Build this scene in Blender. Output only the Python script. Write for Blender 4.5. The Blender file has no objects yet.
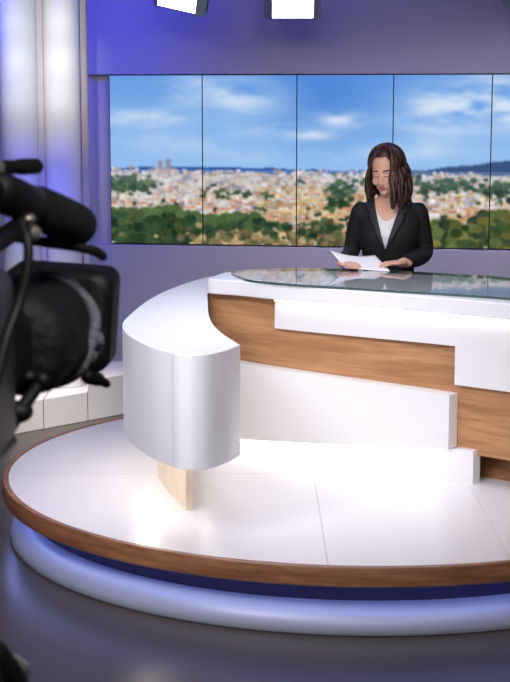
import bpy, bmesh, math, random
import numpy as np
from mathutils import Vector, Matrix, noise
from mathutils.bvhtree import BVHTree

random.seed(7)
S = bpy.context.scene
COL = S.collection
PI = math.pi
ZF = -0.045                                 # studio floor
ZP = 0.22                                   # top of the round platform above the studio floor

# ------------------------------------------------------------------ materials
def lin(c):
    return tuple(((v/255)/12.92 if v/255 <= 0.04045 else ((v/255+0.055)/1.055)**2.4) for v in c)

def mat(name, rgb, rough=0.5, metal=0.0, spec=0.5, emit=None, estr=0.0, bump=0.0, bscale=80, vary=0.0, vscale=6, coat=0.0):
    m = bpy.data.materials.new(name); m.use_nodes = True
    nt = m.node_tree; b = nt.nodes['Principled BSDF']
    col = (*lin(rgb), 1)
    b.inputs['Base Color'].default_value = col
    b.inputs['Roughness'].default_value = rough
    b.inputs['Metallic'].default_value = metal
    b.inputs['Specular IOR Level'].default_value = spec
    if coat: b.inputs['Coat Weight'].default_value = coat; b.inputs['Coat Roughness'].default_value = 0.1
    if emit:
        b.inputs['Emission Color'].default_value = (*lin(emit), 1); b.inputs['Emission Strength'].default_value = estr
    if bump or vary:
        tc = nt.nodes.new('ShaderNodeTexCoord')
        n = nt.nodes.new('ShaderNodeTexNoise'); n.inputs['Scale'].default_value = bscale if bump else vscale
        n.inputs['Detail'].default_value = 4
        nt.links.new(tc.outputs['Object'], n.inputs['Vector'])
        if bump:
            bp = nt.nodes.new('ShaderNodeBump'); bp.inputs['Strength'].default_value = bump; bp.inputs['Distance'].default_value = 0.01
            nt.links.new(n.outputs['Fac'], bp.inputs['Height']); nt.links.new(bp.outputs['Normal'], b.inputs['Normal'])
        if vary:
            n2 = nt.nodes.new('ShaderNodeTexNoise'); n2.inputs['Scale'].default_value = vscale; n2.inputs['Detail'].default_value = 5
            nt.links.new(tc.outputs['Object'], n2.inputs['Vector'])
            r = nt.nodes.new('ShaderNodeValToRGB')
            r.color_ramp.elements[0].position = 0.3; r.color_ramp.elements[1].position = 0.7
            r.color_ramp.elements[0].color = (*[v*(1-vary) for v in col[:3]], 1)
            r.color_ramp.elements[1].color = (*[min(1, v*(1+vary)) for v in col[:3]], 1)
            nt.links.new(n2.outputs['Fac'], r.inputs['Fac']); nt.links.new(r.outputs['Color'], b.inputs['Base Color'])
    return m

def wood_mat(name, dark, mid, light, scale=(1.2, 1.2, 16), rough=0.38):
    m = bpy.data.materials.new(name); m.use_nodes = True
    nt = m.node_tree; b = nt.nodes['Principled BSDF']
    tc = nt.nodes.new('ShaderNodeTexCoord'); mp = nt.nodes.new('ShaderNodeMapping')
    mp.inputs['Scale'].default_value = scale
    nt.links.new(tc.outputs['Object'], mp.inputs['Vector'])
    n1 = nt.nodes.new('ShaderNodeTexNoise'); n1.inputs['Scale'].default_value = 2.2; n1.inputs['Detail'].default_value = 8; n1.inputs['Distortion'].default_value = 0.6
    n2 = nt.nodes.new('ShaderNodeTexNoise'); n2.inputs['Scale'].default_value = 9; n2.inputs['Detail'].default_value = 6
    for n in (n1, n2): nt.links.new(mp.outputs['Vector'], n.inputs['Vector'])
    mx = nt.nodes.new('ShaderNodeMath'); mx.operation = 'MULTIPLY_ADD'; mx.inputs[1].default_value = 0.35
    nt.links.new(n2.outputs['Fac'], mx.inputs[0])
    m2 = nt.nodes.new('ShaderNodeMath'); m2.operation = 'MULTIPLY'; m2.inputs[1].default_value = 0.65
    nt.links.new(n1.outputs['Fac'], m2.inputs[0]); nt.links.new(m2.outputs[0], mx.inputs[2])
    r = nt.nodes.new('ShaderNodeValToRGB'); cr = r.color_ramp
    cr.elements[0].position = 0.33; cr.elements[0].color = (*lin(dark), 1)
    cr.elements[1].position = 0.66; cr.elements[1].color = (*lin(light), 1)
    e = cr.elements.new(0.5); e.color = (*lin(mid), 1)
    nt.links.new(mx.outputs[0], r.inputs['Fac']); nt.links.new(r.outputs['Color'], b.inputs['Base Color'])
    b.inputs['Roughness'].default_value = rough
    return m

def deck_mat():
    """white laminate deck sheets with the fine joints between them"""
    m = mat('deck_laminate', (214, 212, 215), rough=0.3, spec=0.5)
    nt = m.node_tree; b = nt.nodes['Principled BSDF']
    tc = nt.nodes.new('ShaderNodeTexCoord'); sx = nt.nodes.new('ShaderNodeSeparateXYZ')
    nt.links.new(tc.outputs['Object'], sx.inputs[0])
    def math_(op, a, bb):
        n = nt.nodes.new('ShaderNodeMath'); n.operation = op
        for i, v in enumerate((a, bb)):
            if v is None: continue
            if isinstance(v, (int, float)): n.inputs[i].default_value = v
            else: nt.links.new(v, n.inputs[i])
        return n.outputs[0]
    def line(sock, at, w): return math_('LESS_THAN', math_('ABSOLUTE', math_('SUBTRACT', sock, at), None), w)
    X, Y = sx.outputs[0], sx.outputs[1]
    j1 = math_('MULTIPLY', line(X, 0.262, 0.003), math_('LESS_THAN', Y, 6.80))
    j2 = math_('MULTIPLY', line(Y, 6.80, 0.004), math_('LESS_THAN', X, 0.262))
    j3 = math_('MULTIPLY', line(X, 0.93, 0.0012), math_('LESS_THAN', Y, 6.80))
    j = math_('MAXIMUM', math_('MAXIMUM', j1, j2), j3)
    mix = nt.nodes.new('ShaderNodeMix'); mix.data_type = 'RGBA'
    mix.inputs[6].default_value = (*lin((214, 212, 215)), 1); mix.inputs[7].default_value = (*lin((184, 179, 178)), 1)
    nt.links.new(j, mix.inputs[0]); nt.links.new(mix.outputs[2], b.inputs['Base Color'])
    return m

def emis(name, rgb, s):
    m = bpy.data.materials.new(name); m.use_nodes = True; nt = m.node_tree
    nt.nodes.remove(nt.nodes['Principled BSDF'])
    e = nt.nodes.new('ShaderNodeEmission'); e.inputs[0].default_value = (*lin(rgb), 1); e.inputs[1].default_value = s
    nt.links.new(e.outputs[0], nt.nodes['Material Output'].inputs[0])
    return m

def glass_mat(name):
    """clear sheet: Fresnel reflection over straight transmission with a faint green tint"""
    m = bpy.data.materials.new(name); m.use_nodes = True; nt = m.node_tree
    nt.nodes.remove(nt.nodes['Principled BSDF'])
    f = nt.nodes.new('ShaderNodeFresnel'); f.inputs[0].default_value = 1.52
    t = nt.nodes.new('ShaderNodeBsdfTransparent'); t.inputs[0].default_value = (0.96, 0.975, 0.97, 1)
    g = nt.nodes.new('ShaderNodeBsdfGlossy'); g.inputs['Roughness'].default_value = 0.02
    x = nt.nodes.new('ShaderNodeMixShader')
    ge = nt.nodes.new('ShaderNodeNewGeometry')
    inv = nt.nodes.new('ShaderNodeMath'); inv.operation = 'SUBTRACT'; inv.inputs[0].default_value = 1.0
    nt.links.new(ge.outputs['Backfacing'], inv.inputs[1])
    k = nt.nodes.new('ShaderNodeMath'); k.operation = 'MULTIPLY'; nt.links.new(f.outputs[0], k.inputs[0]); nt.links.new(inv.outputs[0], k.inputs[1])
    k2 = nt.nodes.new('ShaderNodeMath'); k2.operation = 'MULTIPLY'; k2.inputs[1].default_value = 1.35; k2.use_clamp = True; nt.links.new(k.outputs[0], k2.inputs[0])
    nt.links.new(k2.outputs[0], x.inputs[0]); nt.links.new(t.outputs[0], x.inputs[1]); nt.links.new(g.outputs[0], x.inputs[2])
    nt.links.new(x.outputs[0], nt.nodes['Material Output'].inputs[0])
    return m

def vcol_screen():
    m = bpy.data.materials.new('display_picture'); m.use_nodes = True; nt = m.node_tree
    nt.nodes.remove(nt.nodes['Principled BSDF'])
    a = nt.nodes.new('ShaderNodeVertexColor'); a.layer_name = 'picture'
    e = nt.nodes.new('ShaderNodeEmission'); e.inputs[1].default_value = 1.0
    nt.links.new(a.outputs[0], e.inputs[0]); nt.links.new(e.outputs[0], nt.nodes['Material Output'].inputs[0])
    return m

M = dict(
    white=mat('white_laminate', (238, 237, 240), rough=0.28),
    panel=mat('white_panel', (226, 225, 226), rough=0.35),
    deck=deck_mat(),
    oak=wood_mat('oak_veneer', (142, 98, 64), (172, 124, 84), (196, 148, 104), scale=(.7, .7, 9)),
    rim=wood_mat('rim_wood', (104, 66, 44), (134, 88, 58), (158, 110, 76), scale=(1.5, 1.5, 14)),
    pale=mat('pale_wood', (236, 218, 192), rough=0.4, vary=0.08, vscale=10),
    recess=mat('recess_paint', (66, 56, 84), rough=0.45),
    base=mat('satin_silver', (160, 163, 180), rough=0.4, metal=0.1),
    floor=mat('studio_floor', (72, 62, 50), rough=0.3, spec=0.4, vary=0.10, vscale=1.3),
    wall=mat('wall_paint', (198, 194, 204), rough=0.75, vary=0.015, vscale=3),
    ceil=mat('ceiling_paint', (40, 40, 52), rough=0.9, vary=0.05),
    block=mat('block_paint', (216, 213, 208), rough=0.5),
    column=mat('column_fabric', (236, 236, 240), rough=0.8, bump=0.05, bscale=140),
    mull=mat('mullion', (190, 182, 186), rough=0.4),
    bezel=mat('bezel', (16, 17, 22), rough=0.35),
    glass=glass_mat('table_glass'),
    glass_edge=mat('glass_edge', (62, 86, 84), rough=0.15),
    black=mat('black_plastic', (15, 15, 17), rough=0.42),
    rubber=mat('black_rubber', (9, 9, 11), rough=0.6),
    foam=mat('black_foam', (10, 10, 11), rough=0.95, bump=0.6, bscale=500),
    cover=mat('nylon_cover', (13, 13, 15), rough=0.7, bump=0.5, bscale=60),
    lit_edge=mat('lit_edge_tie_grey', (120, 120, 128), rough=0.6, bump=0.6, bscale=160),  # paints light caught on the cover's edge; also the grey of the ties
    body=mat('camera_grey', (58, 58, 62), rough=0.5, bump=0.1, bscale=300),
    metal=mat('light_metal', (165, 165, 160), rough=0.35, metal=0.6),
    darkmetal=mat('dark_metal', (40, 40, 44), rough=0.4, metal=0.7),
    skin=mat('skin', (222, 172, 146), rough=0.5, vary=0.04, vscale=14),
    lip=mat('lips', (176, 92, 88), rough=0.4),
    brow=mat('brow_hair', (74, 48, 36), rough=0.8),
    hair=wood_mat('brown_hair', (30, 17, 12), (52, 31, 21), (108, 70, 48), scale=(30, 30, 3), rough=0.42),
    jacket=mat('black_blazer', (16, 16, 20), rough=0.8, bump=0.15, bscale=250),
    lapel=mat('black_lapel', (23, 23, 28), rough=0.6),
    blouse=mat('white_blouse', (232, 230, 230), rough=0.8),
    paper=mat('paper', (244, 242, 246), rough=0.7),
    lamp=emis('lamp_panel', (250, 248, 255), 14.0),
    led=emis('led_warm', (255, 248, 240), 6.0),
    led2=emis('led_under', (255, 247, 236), 6.5),
    led3=emis('led_wing', (255, 247, 236), 20.0),
    ledb=emis('led_blue', (136, 158, 255), 10.0),
    seat=mat('seat_leather', (30, 30, 34), rough=0.5),
    screen=vcol_screen(),
)

# ------------------------------------------------------------------ helpers
def obj(name, bm, m, parent=None, smooth=None, loc=None):
    me = bpy.data.meshes.new(name)
    bmesh.ops.remove_doubles(bm, verts=bm.verts, dist=1e-6)
    bmesh.ops.recalc_face_normals(bm, faces=bm.faces)
    if loc is not None:
        bmesh.ops.translate(bm, verts=bm.verts, vec=-Vector(loc))
    bm.to_mesh(me); bm.free()
    o = bpy.data.objects.new(name, me); COL.objects.link(o)
    for k in (m if isinstance(m, (list, tuple)) else [m]): me.materials.append(k)
    if smooth is not None:
        me.polygons.foreach_set('use_smooth', [True]*len(me.polygons))
        if smooth < 180: me.set_sharp_from_angle(angle=math.radians(smooth))
    if loc is not None: o.location = loc
    if parent is not None:
        o.parent = parent
        if loc is None: o.location = -Vector(parent.location) if parent.type == 'EMPTY' or parent.parent is None else (0, 0, 0)
    return o

def tag(o, label=None, cat=None, group=None, kind=None):
    if label: o['label'] = label
    if cat: o['category'] = cat
    if group: o['group'] = group
    if kind: o['kind'] = kind
    return o

def thing(name, label, cat, loc, group=None):
    o = bpy.data.objects.new(name, None); COL.objects.link(o)
    o.location = loc; o.empty_display_size = 0.1
    return tag(o, label, cat, group)

def struct(name, bm, m, smooth=None):
    return tag(obj(name, bm, m, None, smooth), kind='structure')

def box(bm, x0, x1, y0, y1, z0, z1, bevel=0.0, T=None):
    vs = [bm.verts.new((x, y, z)) for z in (z0, z1) for x, y in ((x0, y0), (x1, y0), (x1, y1), (x0, y1))]
    fs = [bm.faces.new([vs[i] for i in f]) for f in ((3, 2, 1, 0), (4, 5, 6, 7), (0, 1, 5, 4), (1, 2, 6, 5), (2, 3, 7, 6), (3, 0, 4, 7))]
    if bevel:
        es = list({e for f in fs for e in f.edges})
        r = bmesh.ops.bevel(bm, geom=es, offset=bevel, segments=2, affect='EDGES', profile=0.5)
        vs = list({v for v in r['verts']} | {v for v in vs if v.is_valid})
    if T is not None:
        bmesh.ops.transform(bm, matrix=T, verts=[v for v in vs if v.is_valid])
    return vs

def spline(pts, n=8, closed=False):
    """Catmull-Rom through the points"""
    P = [Vector(p) for p in pts]; out = []
    N = len(P)
    for i in range(N if closed else N-1):
        if closed: a, b, c, d = P[i-1], P[i], P[(i+1) % N], P[(i+2) % N]
        else: a, b, c, d = P[max(i-1, 0)], P[i], P[i+1], P[min(i+2, N-1)]
        for k in range(n):
            t = k/n
            out.append(0.5*((2*b)+(c-a)*t+(2*a-5*b+4*c-d)*t*t+(3*b-a-3*c+d)*t**3))
    if not closed: out.append(P[-1])
    return out

def prism(bm, plan, z0, z1, bevel=0.0):
    bot = [bm.verts.new((p[0], p[1], z0)) for p in plan]
    top = [bm.verts.new((p[0], p[1], z1)) for p in plan]
    n = len(plan)
    ft = bm.faces.new(top); fb = bm.faces.new(bot[::-1])
    for i in range(n):
        bm.faces.new((bot[i], bot[(i+1) % n], top[(i+1) % n], top[i]))
    bm.normal_update()
    if bevel:
        es = [e for e in ft.edges]+[e for e in fb.edges]
        bmesh.ops.bevel(bm, geom=es, offset=bevel, segments=2, affect='EDGES', profile=0.5)

def ribbon(bm, lo, hi, th):
    """curved sheet between two 3D curves with thickness th to +Y side (horizontal normal)"""
    n = len(lo); F = []
    for i in range(n):
        d = Vector(hi[min(i+1, n-1)])-Vector(hi[max(i-1, 0)]); d.z = 0; d.normalize()
        nn = Vector((-d.y, d.x, 0))
        a, b = Vector(lo[i]), Vector(hi[i])
        F.append([bm.verts.new(v) for v in (a, b, b+nn*th, a+nn*th)])
    for i in range(n-1):
        for k in range(4):
            bm.faces.new((F[i][k], F[i][(k+1) % 4], F[i+1][(k+1) % 4], F[i+1][k]))
    bm.faces.new(F[0]); bm.faces.new(F[-1][::-1])

def frame_of(d):
    d = d.normalized(); up = Vector((0, 0, 1)) if abs(d.z) < 0.95 else Vector((0, 1, 0))
    x = d.cross(up).normalized(); return x, x.cross(d).normalized()

def tube(bm, pts, rad, n=12, squash=1.0, caps=True):
    """tapered tube with rounded ends; one consistent frame carried along"""
    P = [Vector(p) for p in pts]
    R = list(rad) if isinstance(rad, (list, tuple)) else [rad]*len(P)
    if caps:
        d0 = (P[0]-P[1]).normalized(); d1 = (P[-1]-P[-2]).normalized()
        r0, r1 = R[0], R[-1]
        P = [P[0]+d0*r0*.94, P[0]+d0*r0*.7]+P+[P[-1]+d1*r1*.7, P[-1]+d1*r1*.94]
        R = [r0*.34, r0*.72]+R+[r1*.72, r1*.34]
    rings = []; x = None
    for i, p in enumerate(P):
        d = (P[min(i+1, len(P)-1)]-P[max(i-1, 0)]).normalized()
        if x is None: x, y = frame_of(d)
        else:
            x = (x-d*x.dot(d)).normalized(); y = x.cross(d).normalized()
        rings.append([bm.verts.new(p+(x*math.cos(2*PI*k/n)+y*math.sin(2*PI*k/n)*squash)*R[i]) for k in range(n)])
    for a, b in zip(rings, rings[1:]):
        for k in range(n): bm.faces.new((a[k], a[(k+1) % n], b[(k+1) % n], b[k]))
    bm.faces.new(rings[0][::-1]); bm.faces.new(rings[-1])
    return [v for r in rings for v in r]

def lathe(bm, prof, c=(0, 0, 0), n=48, T=None, a0=0, a1=2*PI):
    """profile (r, z) turned about z at c"""
    full = abs(a1-a0-2*PI) < 1e-6
    rows = []
    for k in range(n if full else n+1):
        a = a0+(a1-a0)*k/n
        rows.append([bm.verts.new((c[0]+r*math.cos(a), c[1]+r*math.sin(a), c[2]+z)) for r, z in prof])
    m = len(rows)
    for k in range(m if full else m-1):
        A, B = rows[k], rows[(k+1) % m]
        for i in range(len(prof)-1): bm.faces.new((A[i], B[i], B[i+1], A[i+1]))
    vs = [v for r in rows for v in r]
    if T is not None: bmesh.ops.transform(bm, matrix=T, verts=vs)
    return vs

def loft(bm, rings, n=28, T=None):
    """rings of (z, cx, cy, rx, ry, power) stacked into a closed body"""
    R = []
    for z, cx, cy, rx, ry, p in rings:
        row = []
        for k in range(n):
            a = 2*PI*k/n; c, s = math.cos(a), math.sin(a)
            row.append(bm.verts.new((cx+rx*math.copysign(abs(c)**(2/p), c), cy+ry*math.copysign(abs(s)**(2/p), s), z)))
        R.append(row)
    for a, b in zip(R, R[1:]):
        for k in range(n): bm.faces.new((a[k], a[(k+1) % n], b[(k+1) % n], b[k]))
    bm.faces.new(R[0][::-1]); bm.faces.new(R[-1])
    vs = [v for r in R for v in r]
    if T is not None: bmesh.ops.transform(bm, matrix=T, verts=vs)
    return vs

def ball(bm, c, r, T=None, u=20, v=14):
    """ellipsoid with radii r at c"""
    r = r if isinstance(r, (tuple, list)) else (r, r, r)
    g = bmesh.ops.create_uvsphere(bm, u_segments=u, v_segments=v, radius=1)
    mm = Matrix.Translation(c) @ Matrix.Diagonal((*r, 1))
    if T is not None: mm = T @ mm
    bmesh.ops.transform(bm, matrix=mm, verts=g['verts'])
    return g['verts']

def remeshed(bm, voxel, smooth=2):
    """fuse the closed shapes of bm into one continuous surface; returns a bmesh"""
    bmesh.ops.recalc_face_normals(bm, faces=bm.faces)
    me = bpy.data.meshes.new('tmp'); bm.to_mesh(me); bm.free()
    o = bpy.data.objects.new('tmp', me); COL.objects.link(o)
    r = o.modifiers.new('r', 'REMESH'); r.mode = 'VOXEL'; r.voxel_size = voxel
    if smooth:
        s = o.modifiers.new('s', 'SMOOTH'); s.factor = 0.5; s.iterations = smooth
    dg = bpy.context.evaluated_depsgraph_get(); dg.update()
    me2 = bpy.data.meshes.new_from_object(o.evaluated_get(dg))
    out = bmesh.new(); out.from_mesh(me2)
    bpy.data.objects.remove(o); bpy.data.meshes.remove(me); bpy.data.meshes.remove(me2)
    return out

# ------------------------------------------------------------------ the room
bm = bmesh.new(); box(bm, -3.4, 4.6, -1.5, 11.2, ZF-0.1, ZF); struct('floor', bm, M['floor'])
bm = bmesh.new(); box(bm, -3.4, 4.6, -1.5, 11.2, 3.7, 3.8); struct('ceiling', bm, M['ceil'])
bm = bmesh.new(); box(bm, -3.5, -3.4, -1.5, 11.2, ZF, 3.7); struct('wall_left', bm, M['wall'])
bm = bmesh.new(); box(bm, 4.6, 4.7, -1.5, 11.2, ZF, 3.7); struct('wall_right', bm, M['wall'])
# back wall: turned a little, its right side nearer
A = math.atan2(-0.165, 1.0)
WD = Vector((math.cos(A), math.sin(A), 0)); WN = Vector((math.sin(A), -math.cos(A), 0))   # along the wall, out of the wall
W0 = Vector((-0.95, 10.32, 0))
WT = Matrix.Translation(W0) @ Matrix.Rotation(A, 4, 'Z')
bm = bmesh.new(); box(bm, -2.6, 6.0, 0.05, 0.15, ZF, 3.69, T=WT); struct('wall_back', bm, M['wall'])
bm = bmesh.new(); box(bm, -0.155, 5.6, 0.0, 0.05, 2.035, 3.69, T=WT); struct('wall_fascia', bm, M['wall'])
bm = bmesh.new(); box(bm, -0.155, 5.6, -0.02, 0.05, ZF, 0.925, 0.004, T=WT); struct('wall_dado', bm, M['wall'])

# ------------------------------------------------------------------ video wall
CW, CH = 600, 170          # the picture: photo-like city panorama, cells left to right, top to bottom
def paint_city():
    rng = np.random.RandomState(3)
    yy, xx = np.mgrid[0:CH, 0:CW].astype(float)
    C = np.zeros((CH, CW, 3))
    def smooth_noise(sx, sy, seed, octv=4):
        r = np.random.RandomState(seed); out = np.zeros((CH, CW)); amp = 1; tot = 0
        for o in range(octv):
            gx, gy = max(2, int(CW/sx)+3), max(2, int(CH/sy)+3)
            g = r.rand(gy, gx); X = xx/sx; Y = yy/sy
            xi, yi = X.astype(int), Y.astype(int); fx, fy = X-xi, Y-yi
            fx, fy = fx*fx*(3-2*fx), fy*fy*(3-2*fy)
            xi = np.minimum(xi, gx-2); yi = np.minimum(yi, gy-2)
            out += amp*((g[yi, xi]*(1-fx)+g[yi, xi+1]*fx)*(1-fy)+(g[yi+1, xi]*(1-fx)+g[yi+1, xi+1]*fx)*fy)
            tot += amp; amp *= .55; sx /= 2; sy /= 2
        return out/tot
    t = np.clip(yy/95, 0, 1)[..., None]
    C[:] = (1-t)*np.array([104, 156, 226])+t*np.array([150, 192, 240])
    # deeper blue over the third panel
    d = np.exp(-((xx-215)/60)**2-((yy-20)/45)**2)[..., None]
    C[:] = C*(1-.5*d)+np.array([52, 112, 205])*.5*d
    n1 = smooth_noise(46, 15, 11)
    cl = np.zeros((CH, CW))
    for cx, cy, sx, sy, a in ((35, 43, 45, 9, .8), (80, 12, 30, 14, .6), (128, 20, 44, 16, .75), (160, 48, 40, 12, .55), (150, 80, 60, 9, .35), (55, 68, 60, 10, .4),
                              (232, 44, 24, 8, 1.0), (205, 60, 22, 6, .6), (320, 42, 34, 26, .6), (352, 32, 40, 20, .9), (385, 20, 30, 18, 1.0), (410, 40, 30, 16, .9), (450, 30, 40, 20, .8), (520, 30, 50, 20, .7),
                              (320, 75, 60, 10, .3), (250, 80, 40, 8, .3)):
        cl += a*np.exp(-((xx-cx)/sx)**2-((yy-cy)/sy)**2)
    cl = np.clip(cl*np.clip((n1-.20)*2.4, 0, 1.3), 0, .88)[..., None]
    C[:] = C*(1-cl)+np.array([222, 232, 246])*cl
    # hills on the horizon
    prof = 93-1.5*np.sin(np.arange(CW)/60)-np.clip((np.arange(CW)-300)/11, 0, 10)+np.sin(np.arange(CW)/7)*.5
    hill = yy > prof[None, :]
    hc = np.where((xx > 290)[..., None], np.array([58, 84, 128]), np.array([48, 92, 164]))
    C[hill] = hc[hill]
    pal = np.array([(226, 220, 216), (240, 236, 236), (214, 208, 208), (232, 222, 206), (224, 212, 190), (206, 178, 162), (200, 148, 126), (184, 178, 186), (164, 162, 176), (220, 204, 174), (146, 138, 142), (226, 206, 196), (236, 230, 226)], float)
    warm = np.array([(226, 204, 150), (216, 190, 132), (232, 216, 174), (200, 168, 118), (228, 206, 168), (176, 138, 104), (190, 176, 150)], float)
    green = np.array([(46, 72, 48), (58, 84, 52), (38, 60, 46), (74, 94, 58)], float)
    # ground of the town, then its buildings, far to near
    tn = smooth_noise(14, 4, 21)[..., None]
    town = np.array([176, 164, 158])*(1-tn)+np.array([222, 208, 190])*tn
    C[99:] = town[99:]
    horizon = lambda x: 97 + (2 if x > 300 else 0)
    for k in range(3600):
        f = (k/3600)**1.15
        x = rng.randint(0, CW); y = horizon(x)+f*70+rng.randn()*1.2
        wv = 2+f*9*rng.rand()+rng.rand()*2; hv = 1.6+f*7*rng.rand()+rng.rand()
        p = warm if (150 < x < 300 and y > 112 and rng.rand() < .75) or (x > 330 and y > 118 and rng.rand() < .5) else pal
        c = p[rng.randint(len(p))]*(.9+.14*rng.rand())
        x0, x1, y0, y1 = int(x), int(x+wv)+1, int(y-hv), int(y)+1
        C[max(0, y0):min(CH, y1), x0:min(CW, x1)] = c
        if wv > 4 and rng.rand() < .28:
            C[max(0, y0-1-int(f*2)):max(0, y0), x0:min(CW, x1)] = np.array([196, 138, 114])*(.85+.25*rng.rand())
        if hv > 4 and wv > 5:
            for wx in range(x0+1, x1-1, 2):
                for wy in range(y0+1, y1-1, 3): 
                    if wy < CH and wx < CW: C[wy, wx] = c*.78
    # twin towers far off
    C[86:99, 50:54] = (150, 140, 160); C[84:99, 58:63] = (146, 138, 160); C[93:99, 40:70:2] = (205, 170, 160)
    # green patches
    def blob(cx, cy, sx, sy, nn, cols=green, r=3.0):
        for i in range(nn):
            x = cx+rng.randn()*sx*.5; y = cy+rng.randn()*sy*.5; rr = r*(.5+rng.rand())
            c = cols[rng.randint(len(cols))]*(.75+.45*rng.rand())
            m_ = ((xx-x)/rr)**2+((yy-y)/(rr*.8))**2 < 1
            C[m_] = c
    blob(18, 109, 34, 8, 110, r=3); blob(232, 118, 12, 14, 60, r=2.6); blob(250, 108, 20, 8, 30, r=2)
    blob(330, 108, 50, 7, 70, r=2.6); blob(120, 116, 26, 6, 22, r=2); blob(395, 112, 30, 10, 70, r=3); blob(470, 112, 60, 8, 60, r=3)
    for i in range(90):
        blob(rng.randint(0, CW), 104+rng.rand()*50, 3, 2, 3, r=1.7)
    for i in range(520):                      # the wood at the lower left
        x = rng.rand()*150; top = 134+10*(x/150)**1.3+3*math.sin(x/13)
        y = top+rng.rand()**1.2*(CH-top)
        rr = 4+rng.rand()*3; c = green[rng.randint(4)]*(.7+.5*rng.rand()) if y > top+4 else green[3]*(.9+.3*rng.rand())
        C[((xx-x)/rr)**2+((yy-y)/(rr*.8))**2 < 1] = c
    och = np.array([(176, 152, 112), (150, 128, 92), (196, 172, 130), (120, 104, 80), (98, 96, 66), (74, 84, 56)], float)
    blob(150, 163, 70, 8, 120, och, 3.5); blob(235, 163, 120, 8, 200, och, 3.5); blob(215, 152, 30, 10, 60, np.vstack([och[3:], green]), 3)
    blob(160, 150, 20, 8, 40, green, 3); blob(262, 150, 30, 14, 60, np.vstack([och, green]), 3)
    for i in range(700):                      # trees at the lower right
        x = 312+rng.rand()*(CW-312); top = 150-14*min(1, (x-312)/70)+3*math.sin(x/9)
        y = top+rng.rand()*(CH-top); rr = 3.5+rng.rand()*3
        c = np.array([(60, 78, 46), (84, 98, 56), (110, 112, 60), (52, 66, 46)][rng.randint(4)])*(.75+.5*rng.rand())
        C[((xx-x)/rr)**2+((yy-y)/(rr*.8))**2 < 1] = c
    C[97:] += rng.randn(CH-97, CW, 1)*9
    # optics: a slight softness, and the haze of distance
    for it in range(2):
        P_ = np.pad(C, ((1, 1), (1, 1), (0, 0)), mode='edge')
        C = (P_[1:-1, 1:-1]*3+P_[:-2, 1:-1]+P_[2:, 1:-1]+P_[1:-1, :-2]+P_[1:-1, 2:])/7
    hz = (np.clip(1-(yy-94)/34, 0, 1)*(yy > 94)*.30)[..., None]
    C = C*(1-hz)+np.array([168, 186, 222])*hz
    s = np.clip(C, 0, 255)/255
    return np.where(s <= .04045, s/12.92, ((s+.055)/1.055)**2.4)
PIC = paint_city()

PW, PH, PZ = 0.618, 1.098, 0.932
labels = ['leftmost wall display, its picture mostly blue sky above a dark green wood',
          'second wall display from the left, white cloud bank over pale houses and ochre field',
          'third wall display from the left, deepest blue sky with one small cloud',
          'wall display directly behind the seated woman, her hair in front of it',
          'wall display at the right edge of the photo, dark trees under bright cloud']
for i in range(5):
    o0 = W0+WD*(i*PW)
    t = thing('wall_display', labels[i], 'screen', o0+Vector((0, 0, PZ)), 'displays of the video wall')
    bm = bmesh.new()                                          # bezel frame + back case, 60 mm deep
    box(bm, 0.0004, PW-0.0004, -0.005, 0.048, PZ, PZ+PH, T=Matrix.Translation(o0) @ Matrix.Rotation(A, 4, 'Z'))
    obj('bezel', bm, M['bezel'], t)
    nx, ny = 112, 190; e = 0.0035
    bm = bmesh.new(); cl_ = bm.verts.layers.float_color.new('picture')
    G = []
    for a in range(ny+1):
        row = []
        for b_ in range(nx+1):
            u = e+(PW-2*e)*b_/nx; z = PZ+PH-e-(PH-2*e)*a/ny
            v = bm.verts.new(o0+WD*u+WN*0.0075+Vector((0, 0, z)))
            px = min(CW-1, (i*PW+u)/PW*95); py = min(CH-1, (PZ+PH-z)/PH*CH)
            x0, y0 = int(px), int(py); x1, y1 = min(CW-1, x0+1), min(CH-1, y0+1); fx, fy = px-x0, py-y0
            c = (PIC[y0, x0]*(1-fx)+PIC[y0, x1]*fx)*(1-fy)+(PIC[y1, x0]*(1-fx)+PIC[y1, x1]*fx)*fy
            v[cl_] = (*c, 1); row.append(v)
        G.append(row)
    for a in range(ny):
        for b_ in range(nx): bm.faces.new((G[a][b_], G[a][b_+1], G[a+1][b_+1], G[a+1][b_]))
    obj('display', bm, M['screen'], t)

# ------------------------------------------------------------------ light columns at the left with their plinth blocks
for cx, cy, lab in ((-1.40, 9.36, 'tall glowing white column cut by the left edge of the photo'),
                    (-1.158, 9.46, 'tall glowing white column nearest the video wall')):
    bm = bmesh.new()
    lathe(bm, [(0.0, 0.0), (0.109, 0.0), (0.112, 0.004), (0.112, 3.2), (0.0, 3.2)], (cx, cy, 0.138), 64)
    tag(obj('light_column', bm, M['column'], None, 40, (cx, cy, 0.138)), lab, 'column', 'columns beside the video wall')
for cx, cy, lab in ((-1.275, 9.40, 'thin pale upright post between the two glowing columns'),
                    (-1.022, 9.47, 'thin pale upright post right of the glowing columns')):
    bm = bmesh.new(); box(bm, cx-0.019, cx+0.019, cy-0.02, cy+0.02, 0.21, 3.66, 0.003)
    tag(obj('upright_post', bm, M['mull'], None, None, (cx, cy, 0.21)), lab, 'post', 'posts beside the columns')
def block(x0, x1, h, lab):
    f = lambda x: 9.24+(x+1.0)*1.0
    pl = [(x0, f(x0)), (x1, f(x1)), (x1, 9.95), (x0, 9.95)]
    bm = bmesh.new(); prism(bm, pl, ZF, h, 0.004)
    tag(obj('plinth_block', bm, M['block'], None, None, (x0, f(x0), ZF)), lab, 'plinth', 'white blocks on the floor under the columns')
block(-2.0, -1.245, 0.135, 'low white floor block under the left column, cut by the photo edge')
block(-1.241, -1.010, 0.135, 'low white floor block under the column nearest the screens')
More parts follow.
